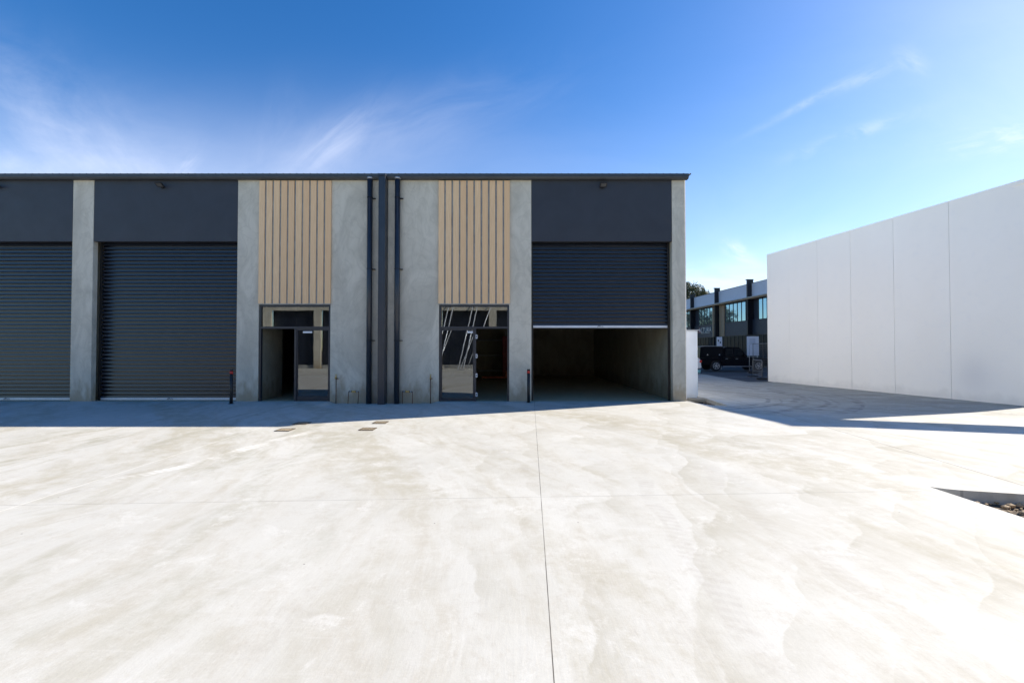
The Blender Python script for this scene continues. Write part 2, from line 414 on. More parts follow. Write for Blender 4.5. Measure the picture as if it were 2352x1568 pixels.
def copy_tree(o, parent=None):
    c = o.copy(); C.objects.link(c)
    if parent: c.parent = parent
    for ch in list(o.children): copy_tree(ch, c)
    return c

# ------------------------------------------------------------------ ground
D = 13.75                                     # facade plane
def fx(px, py=915): return at(px, py, D).x
def fz(py, px=900): return at(px, py, D).z
PIT1 = [(4.85, 5.32), (4.97, 5.24), (5.08, 5.19), (5.70, 5.03), (9.5, 4.45), (9.5, -1), (4.85, -1)]
PIT2 = [(5.37, 13.72), (5.70, 13.12), (6.15, 12.92), (6.32, 14.6), (6.4, 17.5), (5.37, 17.5)]
def inside(p, poly):
    c = False
    for i in range(len(poly)):
        (x1, y1), (x2, y2) = poly[i], poly[i-1]
        if (y1 > p[1]) != (y2 > p[1]) and p[0] < (x2-x1)*(p[1]-y1)/(y2-y1)+x1: c = not c
    return c
XS1, XS2 = fx(757), fx(1003)                  # lower service strip between the shopfronts
def gz(x, y):
    """the slab rises a little to the thresholds"""
    if x > 7.0: return -.16*min(1, (x-7.0)/6.0)*min(1, max(0, (y-5.5)/4))*(1-.9*min(1, max(0, (y-25)/6)))
    if y < 11.5 or y > 13.76 or x > 5.4: return 0.0
    t = min(1, (y-11.5)/2.2); t = t*t*(3-2*t)
    lowa = min(1, max(0, (x-XS1-.02)/.12)); lowb = min(1, max(0, (XS2+.02-x)/.12)); low = min(lowa, lowb)
    return .04*t*(1-low) - .025*t*low
def frange(a, b, st):
    r = []; x = a
    while x < b-1e-6: r.append(x); x += st
    return r+[b]
xs = [-60, -40, -25] + frange(-18, XS1-.2, 1.0) + [XS1, XS1+.14, XS1+.3] + frange(XS1+.8, XS2-.4, .8) + [XS2-.14, XS2] + frange(XS2+.4, 12.75, .9) + [14, 16, 20, 26, 34]
xs = sorted(set(round(v, 4) for v in xs))
ys = [-30, -11.1] + frange(-6, 11.4, 1.0) + frange(11.6, 13.75, .2) + [14.5, 16, 18, 20, 22, 24.7, 27, 30, 38]
bm = bmesh.new()
grid = [[bm.verts.new((x, y, 0)) for x in xs] for y in ys]
for j in range(len(ys)-1):
    for i in range(len(xs)-1):
        if ys[j] >= 13.75 and xs[i] < 5.2: continue
        if ys[j] >= 24.6 and xs[i] > 12.7: continue
        bm.faces.new((grid[j][i], grid[j][i+1], grid[j+1][i+1], grid[j+1][i]))
for poly in (PIT1, PIT2):
    bx0, bx1 = min(p[0] for p in poly)-1.2, max(p[0] for p in poly)+1.2
    by0, by1 = min(p[1] for p in poly)-1.2, max(p[1] for p in poly)+1.2
    for i in range(len(poly)):
        p, q = poly[i-1], poly[i]
        fs = [f for f in bm.faces if bx0 < f.calc_center_median().x < bx1 and by0 < f.calc_center_median().y < by1]
        ge = list({e for f in fs for e in f.edges}) + list({v for f in fs for v in f.verts}) + fs
        d = Vector((q[0]-p[0], q[1]-p[1], 0)); nn = Vector((d.y, -d.x, 0)).normalized()
        bmesh.ops.bisect_plane(bm, geom=ge, plane_co=(p[0], p[1], 0), plane_no=nn, dist=1e-5)
    bmesh.ops.delete(bm, geom=[f for f in bm.faces if inside(f.calc_center_median(), poly)], context='FACES')
for v in bm.verts: v.co.z = gz(v.co.x, v.co.y)
be = [e for e in bm.edges if e.is_boundary]
ex = bmesh.ops.extrude_edge_only(bm, edges=be)
for v in [g for g in ex['geom'] if isinstance(g, bmesh.types.BMVert)]: v.co.z -= .16
bmesh.ops.delete(bm, geom=[v for v in bm.verts if not v.link_faces], context='VERTS')
me = bpy.data.meshes.new('yard_slab'); bm.to_mesh(me); bm.free(); me.materials.append(M['yard_concrete'])
yard = bpy.data.objects.new('yard_slab', me); C.objects.link(yard); tag(yard, kind='structure')

b = MB(); b.quad((-900, -900, -.30), (900, -900, -.30), (900, 1500, -.30), (-900, 1500, -.30))
tag(b.build('ground', 'dirt'), kind='structure')
b = MB(); b.box((-60, 38.05, -.25), (90, 200, -.02))
rx = [12.76] + frange(13, 40, 1.5); ry = [24.7, 25] + frange(26, 38, 1.0)
for i in range(len(rx)-1):
    for j in range(len(ry)-1):
        q_ = [(rx[i], ry[j]), (rx[i+1], ry[j]), (rx[i+1], ry[j+1]), (rx[i], ry[j+1])]
        b.quad(*[(x_, y_, gz(x_, y_)-.02) for x_, y_ in q_])
tag(b.build('road', 'asphalt'), kind='structure')
b = MB()
for y_ in (31.5, 28.2):
    for i in range(len(rx)-1): b.quad(*[(a_, c_, gz(a_, c_)-.012) for a_, c_ in ((rx[i]+.1, y_), (rx[i+1]+.1, y_), (rx[i+1]+.1, y_+.09), (rx[i]+.1, y_+.09))])
tag(b.build('road_marking', 'dull_grey'), kind='structure')

# soil surfaces in the two pits
def soil(poly, z, amp, name):
    x0, x1 = min(p[0] for p in poly), max(p[0] for p in poly); y0, y1 = max(0, min(p[1] for p in poly)), max(p[1] for p in poly)
    bm = bmesh.new(); st = .06 if (x1-x0) < 2 else .08
    gx = frange(x0-.05, x1+.05, st); gy = frange(y0-.05, y1+.05, st)
    g = [[bm.verts.new((x, y, z + amp*mnoise.fractal(Vector((x*3.1, y*3.1, 0)), 1.0, 2.0, 5) )) for x in gx] for y in gy]
    for j in range(len(gy)-1):
        for i in range(len(gx)-1): bm.faces.new((g[j][i], g[j][i+1], g[j+1][i+1], g[j+1][i]))
    me = bpy.data.meshes.new(name); bm.to_mesh(me); bm.free(); me.materials.append(M['dirt'])
    o = bpy.data.objects.new(name, me); C.objects.link(o); return o
tag(soil(PIT1, -.13, .035, 'soil'), kind='structure')
tag(soil(PIT2, -.115, .03, 'soil'), kind='structure')
def stones(poly, z, n_, smin, smax, label):
    bm = MB()
    x0, x1 = min(p[0] for p in poly), min(8, max(p[0] for p in poly)); y0, y1 = max(2.5, min(p[1] for p in poly)), max(p[1] for p in poly)
    k = 0
    while k < n_:
        p = (random.uniform(x0, x1), random.uniform(y0, y1))
        if not inside(p, poly): continue
        k += 1; s = random.uniform(smin, smax)*random.random()**.5
        t = bmesh.new(); bmesh.ops.create_icosphere(t, subdivisions=1, radius=s)
        for v in t.verts: v.co *= random.uniform(.7, 1.25); v.co.z *= .7
        bmesh.ops.translate(t, vec=(p[0], p[1], z+s*.2), verts=t.verts); bm.add(t)
    o = bm.build('gravel', 'stone'); tag(o, label, 'gravel', kind='stuff')
stones(PIT1, -.115, 1100, .012, .055, 'loose tan gravel and rubble in the open bed at the right edge of the yard')
stones(PIT2, -.105, 260, .010, .035, 'dark loose gravel in the hole beside the white cabinet plinth')

# ------------------------------------------------------------------ warehouse
wh = tag(empty('warehouse', (fx(880), D, 0)),
         'concrete warehouse with navy roller doors, timber slats and two glass shopfronts', 'warehouse')
WO = Vector(wh.location)
def part(mb, name, m, parent=None):
    bmesh.ops.translate(mb.b, vec=-WO, verts=mb.b.verts)      # meshes are written in world metres
    return mb.build(name, m, parent or wh)
ZT = fz(414)                                   # underside of gutter
ZH = fz(554.5); ZS = fz(700)                   # header bottom, shopfront head
TH = .17                                       # wall thickness
xL0 = -24.0
c1a, c1b = fx(159.6), fx(207.9); c2a = fx(541.8)
s1a, s1b = fx(592.0), fx(757.6); mid = fx(889)
s2a, s2b = fx(1007.6), fx(1169.6); c3b = fx(1220.6); c4a, c4b = fx(1546.0), fx(1576.6)
dw = c2a-c1b; c0b = c1a-dw
BZ = -.3
b = MB(); b.box((c1a, D, BZ), (c1b, D+TH, ZT+.1), bev=.008); col1 = part(b, 'concrete_column', 'precast')
b = MB(); b.box((c0b-(c1b-c1a), D, BZ), (c0b, D+TH, ZT+.1), bev=.008); part(b, 'concrete_column', 'precast')
b = MB(); b.box((xL0, D, BZ), (c0b-(c1b-c1a)-.01, D+TH, ZT+.1)); part(b, 'concrete_panel', 'precast')
b = MB(); b.box((c4a, D, BZ), (c4b, D+TH, ZT+.1), bev=.01); part(b, 'concrete_column', 'precast')
def panel_with_opening(xa, xb, oa, ob):
    b = MB()
    b.box((xa, D, BZ), (oa, D+TH, ZT+.1)); b.box((ob, D, BZ), (xb, D+TH, ZT+.1)); b.box((oa, D, ZS+.01), (ob, D+TH, ZT+.1))
    return part(b, 'concrete_panel', 'precast')
panel_with_opening(c2a, mid-.008, s1a, s1b)
panel_with_opening(mid+.008, c3b, s2a, s2b)
b = MB(); b.box((mid-.006, D+.02, BZ), (mid+.006, D+TH, ZT)); part(b, 'sealant_joint', 'dull_grey')
# navy header panels above the roller doors
for xa, xb in ((c0b+.004, c1a-.004), (c1b+.004, c2a-.004), (c3b+.004, c4a-.004)):
    b = MB(); b.box((xa, D+.004, ZH), (xb, D+.13, ZT+.1), bev=.006); part(b, 'header_panel', 'navy_cladding')
# roller doors
YC = D+.30
def roller(xa, xb, z0, ztop):
    """ribbed curtain between two guides, down to z0"""
    P = .1175; prof = []; zz = z0+.075
    while zz < ztop+.25:
        prof += [(YC+.075, zz), (YC-.018, zz+.004), (YC-.024, zz+.010), (YC-.018, zz+.058), (YC-.012, zz+.064), (YC+.075, zz+.068)]
        zz += P
    b = MB().strip(prof, xa+.03, xb-.03)
    door = part(b, 'roller_door', 'curtain_steel')
    r = MB(); r.box((xa+.02, YC-.03, z0+.004), (xb-.02, YC+.03, z0+.078), bev=.006); part(r, 'bottom_rail', 'rail_aluminium', door)
    r = MB(); r.box((xa+.02, YC-.035, z0-.02), (xb-.02, YC+.03, z0+.002)); part(r, 'rubber_seal', 'black_rubber', door)
    for s, x0 in ((1, xa), (-1, xb)):
        g = MB(); x1 = x0+s*.065
        g.box((min(x0, x1), YC-.055, -.02), (max(x0, x1), YC-.035, ztop+.2)); part(g, 'guide', 'black_paint', door)
    # maker's script badge in the middle of the rail: an illegible dark squiggle
    xm = (xa+xb)/2+.02; g = MB(); yb = YC-.034; zc = z0+.045
    pts = [(xm-.10+.02*i, yb, zc+.014*math.sin(i*2.1)) for i in range(10)]
    g.tube(pts, .005, 5); g.tube([(xm-.11, yb, zc-.014), (xm-.06, yb, zc+.024), (xm-.02, yb, zc+.018)], .006, 5); part(g, 'badge', 'black_paint', door)
    return door
SILL = .038
roller(c0b, c1a, SILL, ZH); roller(c1b, c2a, SILL, ZH)
zr3 = at(1380, 753.2, YC).z
roller(c3b, c4a, zr3, ZH)
# inner door reveals and lintels
for xa, xb in ((c0b, c1a), (c1b, c2a), (c3b, c4a)):
    b = MB(); b.box((xa, D+.132, ZH+.06), (xb, YC-.07, ZH+.10)); part(b, 'lintel', 'black_paint')

# timber battens
def battens(xa, xb):
    b = MB(); nS = 10; pitch = (xb-xa+.050)/nS; wS = pitch-.050
    x = xa
    for i in range(nS):
        b.box((x, D-.055, ZS+.035), (x+wS+random.uniform(-.003, .003), D-.004, ZT-.03), bev=.004)
        for s in (0, 1):      # side returns of the batten
            pass
        x += pitch
    o = part(b, 'timber_cladding', 'timber')
    g = MB()
    for i in range(nS-1):
        xc = xa+pitch*i+wS+.004; g.box((xc, D-.030, ZS+.04), (xc+.042, D-.004, ZT-.03))
    part(g, 'backing_rail', 'dull_grey', o)
    t = MB(); t.box((xa-.005, D-.03, ZS+.008), (xb+.005, D-.003, ZS+.03)); part(t, 'flashing', 'galvanised', o)
battens(fx(592.8), fx(758.6)); battens(fx(1006.6), fx(1171.0))

# shopfronts
YF = D+.035
ZTR = fz(752.0)
def shopfront(xa, xb, xm, glass_left):
    fr = .055
    b = MB(); zb = SILL-.002
    b.box((xa, YF, zb), (xa+fr, YF+.10, ZS)); b.box((xb-fr, YF, zb), (xb, YF+.10, ZS))
    b.box((xa+fr, YF, ZS-fr), (xb-fr, YF+.10, ZS)); b.box((xa+fr, YF+.002, ZTR-.032), (xb-fr, YF+.098, ZTR+.032))
    b.box((xm-.032, YF+.004, zb), (xm+.032, YF+.096, ZTR-.032))
    f = part(b, 'shopfront_frame', 'frame_aluminium')
    p = MB(); p.box((xa+fr, YF+.045, ZTR+.032), (xb-fr, YF+.055, ZS-fr)); part(p, 'glass_pane', 'shop_glass', f)
    ga, gb = (xa+fr, xm-.032) if glass_left else (xm+.032, xb-fr)
    r = MB(); q = .05; zbr = .09 if glass_left else .15
    r.box((ga, YF+.03, zb+.01), (gb, YF+.075, zb+zbr)); r.box((ga, YF+.03, ZTR-.032-.05), (gb, YF+.075, ZTR-.034))
    r.box((ga, YF+.03, zb+zbr), (ga+q*.6, YF+.075, ZTR-.082)); r.box((gb-q*.6, YF+.03, zb+zbr), (gb, YF+.075, ZTR-.082))
    d = part(r, 'sash', 'frame_aluminium', f)
    p = MB(); p.box((ga+q*.6, YF+.05, zb+zbr), (gb-q*.6, YF+.058, ZTR-.082)); part(p, 'glass_pane', 'shop_glass', f)
    k = MB(); cx = ga+.32*(gb-ga) if not glass_left else ga+.90*(gb-ga)
    hw = .14 if not glass_left else .10
    k.box((cx-hw, YF+.047, ZTR-.11-.055), (cx+hw, YF+.0495, ZTR-.11), bev=.001); part(k, 'sticker', 'sign_white', f)
    return f
f1 = shopfront(s1a+.004, s1b-.004, fx(676), False)
f2 = shopfront(s2a+.004, s2b-.004, fx(1090.5), True)
# four pale hinge plates on the right side of the second mullion
xm = fx(1090.5)+.032
for py in (773, 817.5, 862, 906):
    h = MB(); zc = fz(py)
    h.box((xm-.012, YF-.012, zc-.06), (xm+.045, YF+.0, zc+.06), bev=.004); o = part(h, 'hinge', 'rail_aluminium', f2)
    h = MB(); h.box((xm+.006, YF-.018, zc-.03), (xm+.026, YF-.010, zc+.03)); part(h, 'hinge_slot', 'black_paint', f2)

# interior: floor, party wall, side wall, back wall, ceiling
YB = 27.0
b = MB(); b.box((xL0, D+.004, -.25), (c4b, YB, SILL-.003)); part(b, 'floor', 'floor_concrete')
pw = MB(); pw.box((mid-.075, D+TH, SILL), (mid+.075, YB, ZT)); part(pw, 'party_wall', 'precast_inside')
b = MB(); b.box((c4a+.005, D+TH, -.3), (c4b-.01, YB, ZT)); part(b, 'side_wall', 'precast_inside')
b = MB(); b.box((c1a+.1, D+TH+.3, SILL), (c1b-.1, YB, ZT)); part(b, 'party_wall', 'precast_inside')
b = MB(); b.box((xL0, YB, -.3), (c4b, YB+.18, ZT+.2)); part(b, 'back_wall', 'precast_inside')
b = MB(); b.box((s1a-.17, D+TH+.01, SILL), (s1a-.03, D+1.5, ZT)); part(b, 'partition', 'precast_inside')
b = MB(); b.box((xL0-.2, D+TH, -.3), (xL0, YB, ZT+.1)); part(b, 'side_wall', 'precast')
# roof: trapezoidal sheeting rising slightly to the back
b = MB(); zg = fz(403.0); x = xL0-.1; prof = []
while x < c4b+.04:
    prof += [(x, 0), (x+.150, 0), (x+.162, .028), (x+.188, .028), (x+.200, 0)]; x += .205
va = [b.b.verts.new((p[0], D-.10, zg+.002+p[1])) for p in prof]; vb = [b.b.verts.new((p[0], YB+.2, zg+.10+p[1])) for p in prof]
for i in range(len(prof)-1): b.b.faces.new((va[i], va[i+1], vb[i+1], vb[i]))
part(b, 'roof', 'roof_steel')
# gutter
b = MB(); xg1 = at(1582.3, 408, D-.16).x
gp = [(D-.165, zg-.004), (D-.165, zg-.10), (D-.145, zg-.125), (D-.12, ZT-.005), (D+.0, ZT-.005), (D+.0, zg-.03), (D-.155, zg-.03), (D-.155, zg-.004)]
b.prism(gp, xL0-.1, xg1, 'x'); part(b, 'gutter', 'fascia_steel')
for xx in [fx(p, 408) for p in (85, 178, 260, 345, 435, 522)] + [fx(1540, 408)]:
    g = MB(); g.box((xx-.003, D-.1675, zg-.10), (xx+.003, D-.160, zg-.004)); part(g, 'gutter_joint', 'black_paint')
# end flashing, catches the sun
b = MB(); b.box((c4b+.002, D+.02, .1), (c4b+.022, YB, ZT), bev=.002); part(b, 'side_flashing', 'white_paint')

# downpipes
def downpipe(px):
    cx = fx(px); r = .080; b = MB(); Yp = D-.115
    b.tube([(cx, Yp, -.02), (cx, Yp, fz(413.5))], r, 20); p = part(b, 'downpipe', 'navy_steel')
    k = MB(); k.tube([(cx, Yp, fz(415)), (cx, Yp, fz(411.0))], r+.008, 20); part(k, 'collar', 'galvanised', p)
    for py in (457, 619, 782):
        zc = fz(py); k = MB(); k.tube([(cx, Yp, zc-.014), (cx, Yp, zc+.014)], r+.006, 20)
        k.box((cx-r-.012, Yp+.06, zc-.012), (cx+r+.07, D, zc+.012)); part(k, 'bracket', 'black_paint', p)
    return p
downpipe(849.8); downpipe(913.2)
# fin over the party wall
b = MB(); xa, xb = at(866.8, 915, D-.30).x, at(882.2, 915, D-.30).x
b.box((xa, D-.30, -.05), (xb, D-.002, at(880, 403.5, D-.30).z), bev=.004); fin = part(b, 'party_wall_fin', 'navy_steel')
b = MB(); b.box((xa-.012, D-.315, at(880, 403.5, D-.30).z+.001), (xb+.012, D+.10, at(880, 398, D-.315).z), bev=.004); part(b, 'cap', 'navy_steel', fin)

# ------------------------------------------------------------------ floodlights
def floodlight():
    r = empty('floodlight')
    b = MB(); b.box((-.055, -.02, -.07), (.055, 0, .05), bev=.004); b.build('wall_plate', 'black_paint', r)
    b = MB(); b.tube([(0, -.01, -.02), (0, -.10, -.02), (0, -.13, .01)], .016, 8)
    b.box((-.07, -.14, -.035), (-.058, -.06, .02)); b.box((.058, -.14, -.035), (.07, -.06, .02)); b.build('bracket', 'black_paint', r)
    mt = Matrix.Translation((0, -.16, .01)) @ Matrix.Rotation(R(-28), 4, 'X')
    b = MB(); b.box((-.135, -.13, -.018), (.135, .10, .022), mt, .008)
    for i in range(5): b.box((-.11+i*.05, -.10, .022), (-.098+i*.05, .08, .038), mt)
    h = b.build('lamp_head', 'black_paint', r)
    b = MB(); b.box((-.10, -.10, -.024), (.10, .06, -.0185), mt); b.build('lamp_glass', 'lamp_glass', h)
    b = MB(); b.tube([(-.02, -.06, -.06), (-.02, -.06, -.085)], .018, 10); b.tube([(.03, -.05, -.06), (.03, -.05, -.08)], .014, 10); b.build('sensor', 'black_paint', r)
    return r
fl = floodlight()
for i, (px, lab) in enumerate(((374, 'black floodlight above the fully shut roller door left of the timber slats'),
                               (1384, 'black floodlight above the half open roller door'),
                               (-3, 'black floodlight above the leftmost roller door, cut by the photo edge'))):
    o = fl if i == 0 else copy_tree(fl)
    o.location = (fx(px, 428), D+.004, fz(429)); o.scale = (.78, .78, .78); tag(o, lab, 'floodlight', 'floodlights above the roller doors')

# ------------------------------------------------------------------ bollards
def bollard():
    r = empty('bollard')
    b = MB(); b.tube([(0, 0, -.05), (0, 0, .86)], .044, 16); b.build('post', 'black_paint', r)
    b = MB(); b.tube([(0, 0, .861), (0, 0, .94)], .0455, 16); b.build('reflective_band', 'red_reflector', r)
    b = MB(); b.tube([(0, 0, .941), (0, 0, .975), (0, 0, .985)], .044, 16); b.build('cap', 'black_paint', r)
    b = MB(); b.tube([(0, 0, .0), (0, 0, .012)], .075, 16); b.build('base_plate', 'black_paint', r)
    return r
bo = bollard()
for i, (px, py, lab) in enumerate(((531, 927.0, 'black bollard with red band in front of the shut roller door'),
                              (1214, 924.5, 'black bollard with red band at the left edge of the half open roller door'))):
    o = bo if i == 0 else copy_tree(bo)
    g = gr(px, py, .03); o.location = (g.x, g.y, gz(g.x, g.y)-.004); tag(o, lab, 'bollard', 'bollards by the roller doors')

# ------------------------------------------------------------------ taps and meter loops
def tap():
    r = empty('garden_tap')
    b = MB(); b.tube([(0, 0, -.06), (0, 0, .74)], .013, 10); b.build('standpipe', 'copper', r)
    b = MB(); b.tube([(0, 0, .74), (0, 0, .80), (0, -.01, .82)], .018, 10); b.tube([(0, 0, .79), (-.0, -.07, .79), (0, -.09, .75)], .013, 10); b.build('valve', 'brass', r)
    b = MB(); b.tube([(0, -.01, .82), (0, -.01, .86)], .007, 8); b.tube([(-.03, -.01, .865), (.03, -.01, .865)], .010, 8); b.build('handle', 'brass', r)
    b = MB(); b.box((-.03, .02, .73), (.05, .05, .755)); b.build('wall_clip', 'copper', r)
    return r
tp = tap()
for i, (px, lab) in enumerate(((773.3, 'brass tap on a thin copper standpipe just right of the left shopfront'),
                               (989.5, 'brass tap on a thin copper standpipe just left of the right shopfront'))):
    o = tp if i == 0 else copy_tree(tp); o.location = (fx(px), D-.055, -.022); tag(o, lab, 'tap', 'taps against the concrete wall')
def loop(lean):
    r = empty('water_meter_loop'); w_ = .30; h = .365
    b = MB(); b.tube([(-.15-lean, 0, -.05), (-.15, 0, h-.03), (-.14, 0, h)], .011, 8); b.build('riser', 'copper', r)
    b = MB(); b.tube([(.14, 0, h), (.15, 0, h-.03), (.15-lean, 0, -.05)], .011, 8)
    b.build('riser', 'copper', r)
    b = MB(); b.tube([(-.145, 0, h), (.145, 0, h-.01)], .016, 10); b.build('meter_spacer', 'black_rubber', r)
    b = MB(); b.tube([(-.055, -.001, h-.002), (.055, -.001, h-.006)], .022, 10); b.build('sleeve', 'yellow_sleeve', r)
    b = MB(); b.tube([(-.11, -.001, h), (-.085, -.001, h)], .021, 8); b.build('coupling', 'galvanised', r)
    b = MB(); b.tube([(.085, -.001, h-.008), (.12, -.001, h-.008)], .021, 8); b.build('coupling', 'galvanised', r)
    return r
for i, (px, lab, lean) in enumerate(((815.0, 'copper pipe loop with yellow sleeve left of the paired downpipes, legs leaning', .025),
                               (937.5, 'upright copper pipe loop with yellow sleeve right of the paired downpipes', 0))):
    o = loop(lean); o.location = (fx(px), D-.10, -.02); tag(o, lab, 'water pipe', 'pipe loops against the concrete wall')

# ------------------------------------------------------------------ drain grates
def grate():
    r = empty('drain_grate'); s = .145
    b = MB()
    b.box((-s, -s, 0), (s, -s+.022, .010)); b.box((-s, s-.022, 0), (s, s, .010)); b.box((-s, -s+.022, 0), (-s+.022, s-.022, .010)); b.box((s-.022, -s+.022, 0), (s, s-.022, .010))
    b.build('frame', 'drain_iron', r)
    b = MB()
    for i in range(8): x = -s+.034+i*.0305; b.box((x, -s+.022, .001), (x+.010, s-.022, .009))
    b.box((-s+.022, -.006, .002), (s-.022, .006, .0085)); b.build('bars', 'drain_bar', r)
    b = MB(); b.box((-s+.02, -s+.02, .0002), (s-.02, s-.02, .0012)); b.build('sump_shade', 'void_shade', r)  # flat dark sheet at slab level, painted shade for the depth under the bars
    return r
gt = grate()
for i, (px, py, lab) in enumerate(((655, 987.3, 'square drain grate nearest the camera of the left pair'), (694, 972.3, 'square drain grate of the left pair, touching the shadow edge'),
                              (845, 985.6, 'square drain grate nearest the camera of the right pair'), (874, 970.5, 'square drain grate of the right pair, farther from the camera'))):
    o = gt if i == 0 else copy_tree(gt); g = gr(px, py); o.location = (g.x, g.y, .003); tag(o, lab, 'drain grate', 'drain grates in the concrete yard')

# ------------------------------------------------------------------ things inside the right unit
pj = empty('pallet_jack', (at(1140, 868, 24.0).x, 24.0, SILL)); tag(pj, 'low orange pallet jack on the dark floor seen through the right doorway', 'pallet jack')
b = MB(); b.box((-.75, -.27, .07), (.45, -.11, .15), bev=.01); b.build('fork', 'orange_paint', pj)
b = MB(); b.box((-.75, .11, .07), (.45, .27, .15), bev=.01); b.build('fork', 'orange_paint', pj)
b = MB(); b.box((.45, -.24, .06), (.68, .24, .42), bev=.03); b.build('pump_body', 'orange_paint', pj)
b = MB(); b.tube([(.6, 0, .4), (.85, 0, 1.15)], .02, 8); b.tube([(.85, -.12, 1.17), (.85, .12, 1.17)], .018, 8); b.build('handle', 'black_paint', pj)
b = MB(); b.tube([(.6, -.08, .08), (.6, .08, .08)], .09, 14); b.build('wheel', 'black_rubber', pj); b = MB(); b.tube([(-.65, -.24, .045), (-.65, -.14, .045)], .045, 10); b.build('wheel', 'black_rubber', pj); b = MB(); b.tube([(-.65, .14, .045), (-.65, .24, .045)], .045, 10); b.build('wheel', 'black_rubber', pj)
sr = empty('steel_shelving', (at(1120, 868, 25.6).x, 25.6, SILL)); tag(sr, 'dim grey steel shelving against the back wall inside the right doorway', 'shelving')
b = MB()
for sx in (-1.0, 1.0):
    for sy in (-.25, .25): b = MB(); b.box((sx-.03, sy-.03, 0), (sx+.03, sy+.03, 2.6)); b.build('upright', 'dull_grey', sr)
for zz in (.35, 1.2, 2.05): b = MB(); b.box((-1.0, -.26, zz), (1.0, .26, zz+.06), bev=.005); b.build('shelf', 'dull_grey', sr)
mc = empty('red_cabinet', (at(1158, 868, 25.2).x+.4, 25.4, SILL)); tag(mc, 'dim red steel cabinet deep inside the right doorway', 'cabinet')
b = MB(); b.box((-.5, -.3, .08), (.5, .3, 2.3), bev=.015); b.build('body', 'red_paint', mc)
for s in (-.25, .25): b = MB(); b.box((s-.235, -.318, .12), (s+.235, -.301, 2.26), bev=.004); d_ = b.build('door', 'red_paint', mc); b = MB(); b.box((s*.3-.015, -.34, 1.1), (s*.3+.015, -.318, 1.3)); b.build('handle', 'galvanised', d_)

# ------------------------------------------------------------------ electrical cabinet on its plinth
Yc0 = 14.62
ca = empty('electrical_cabinet', (5.80, Yc0+.35, .055)); tag(ca, 'white steel electrical cabinet with brass padlock on a concrete plinth beside the warehouse corner', 'cabinet')
xr = at(1602.5, 850, Yc0).x - 5.80; ztop = at(1590, 757, Yc0).z-.055
b = MB(); b.box((-.42, -.35, .05), (xr, .35, ztop-.03), bev=.006); b.build('body', 'white_cabinet', ca)
b = MB(); b.box((-.42, -.33, 0), (xr-.02, .33, .05)); b.build('base_frame', 'white_cabinet', ca)
b = MB(); b.box((-.44, -.39, ztop-.028), (xr+.05, .37, ztop), bev=.006); b.build('cap', 'galvanised', ca)
b = MB(); b.box((-.40, -.366, .10), (xr-.025, -.352, ztop-.07), bev=.004); dr = b.build('door', 'white_cabinet', ca)
lk = at(1583, 857, Yc0-.37)
lx, lz = lk.x-5.80, lk.z-.055
b = MB(); b.tube([(lx, -.368, lz+.04), (lx, -.40, lz+.035), (lx+.045, -.40, lz-.005)], .008, 6); b.box((lx-.06, -.39, lz-.012), (lx+.03, -.368, lz+.006)); b.build('padlock', 'brass', dr)
b = MB(); b.box((xr, -.30, ztop-.25), (xr+.012, -.27, ztop-.16)); b.build('side_hinge', 'galvanised', ca); b = MB(); b.box((xr, -.30, .3), (xr+.012, -.27, .4)); b.build('side_hinge', 'galvanised', ca)
b = MB(); b.box((5.36, 14.30, -.06), (at(1621, 915, 14.3).x, 15.6, .052), bev=.02)
tag(b.build('concrete_plinth', 'precast'), 'thin undercut concrete plinth slab under the white electrical cabinet', 'plinth')

# ------------------------------------------------------------------ white building on the right
p0 = gr(1764, 875, -.16); p1 = gr(2352, 932, -.16)
wd = Vector((p1.x-p0.x, p1.y-p0.y, 0)).normalized()       # along the wall towards the camera
wn = Vector((-wd.y, wd.x, 0)); 
if wn.x < 0: wn = -wn                                     # into the building
Hw = at(1759, 585, p0.y).z
wb = tag(empty('white_building', (p0.x, p0.y, 0), math.atan2(wd.y, wd.x)), 'tall plain white concrete wall of the neighbouring building on the right', 'building')
def along(px):
    """distance along the wall of a picture column at the wall top"""
    d = ray(px, 640); a = d.x/d.y
    return (a*p0.y - p0.x)/(wd.x - a*wd.y)
SMUDGE = along(2232); wall_mat()
js = [0, along(1812), along(1876.7), along(1953.5), along(2052.5), along(2181), along(2352)+.12]
side = 1 if Vector((-math.sin(wb.rotation_euler.z), math.cos(wb.rotation_euler.z), 0)).dot(wn) > 0 else -1
def wbox(b, u0, v0, z0, u1, v1, z1, bev=0): 
    b.box((u0, min(v0*side, v1*side), z0), (u1, max(v0*side, v1*side), z1), bev=bev)
Lend = js[-1]
for a_, b_ in zip(js, js[1:]):
    b = MB(); g = .0045 if a_ > js[1]+.1 else .0025
    wbox(b, a_+(g if a_ else 0), 0, -.45, b_-g, .18, Hw, .004); b.build('wall_panel', 'white_render', wb)
b = MB(); wbox(b, .05, .03, -.4, Lend-.05, .17, Hw-.06); b.build('joint_backing', 'dull_grey', wb)
b = MB(); wbox(b, .02, .185, -.45, .20, 3.2, Hw); b.build('end_wall', 'white_render', wb)
b = MB(); wbox(b, .0, .19, Hw-.3, Lend-2.4, 3.2, Hw-.1); b.build('roof', 'roof_steel', wb)
b = MB(); b.prism([(15.95, 13.68), (25, 12.60), (25, 14.10), (17.9, 14.60), (15.9, 14.80)], Hw-.14, Hw-.02, 'z')  # unseen slab, added and shaped to throw the shadow band across the driveway
wbm = Matrix.Translation(wb.location) @ Matrix.Rotation(wb.rotation_euler.z, 4, 'Z')
bmesh.ops.transform(b.b, matrix=wbm.inverted(), verts=b.b.verts); b.build('shadow_slab', 'white_render', wb)
print('wall end', (p0+wd*Lend), 'H', Hw)

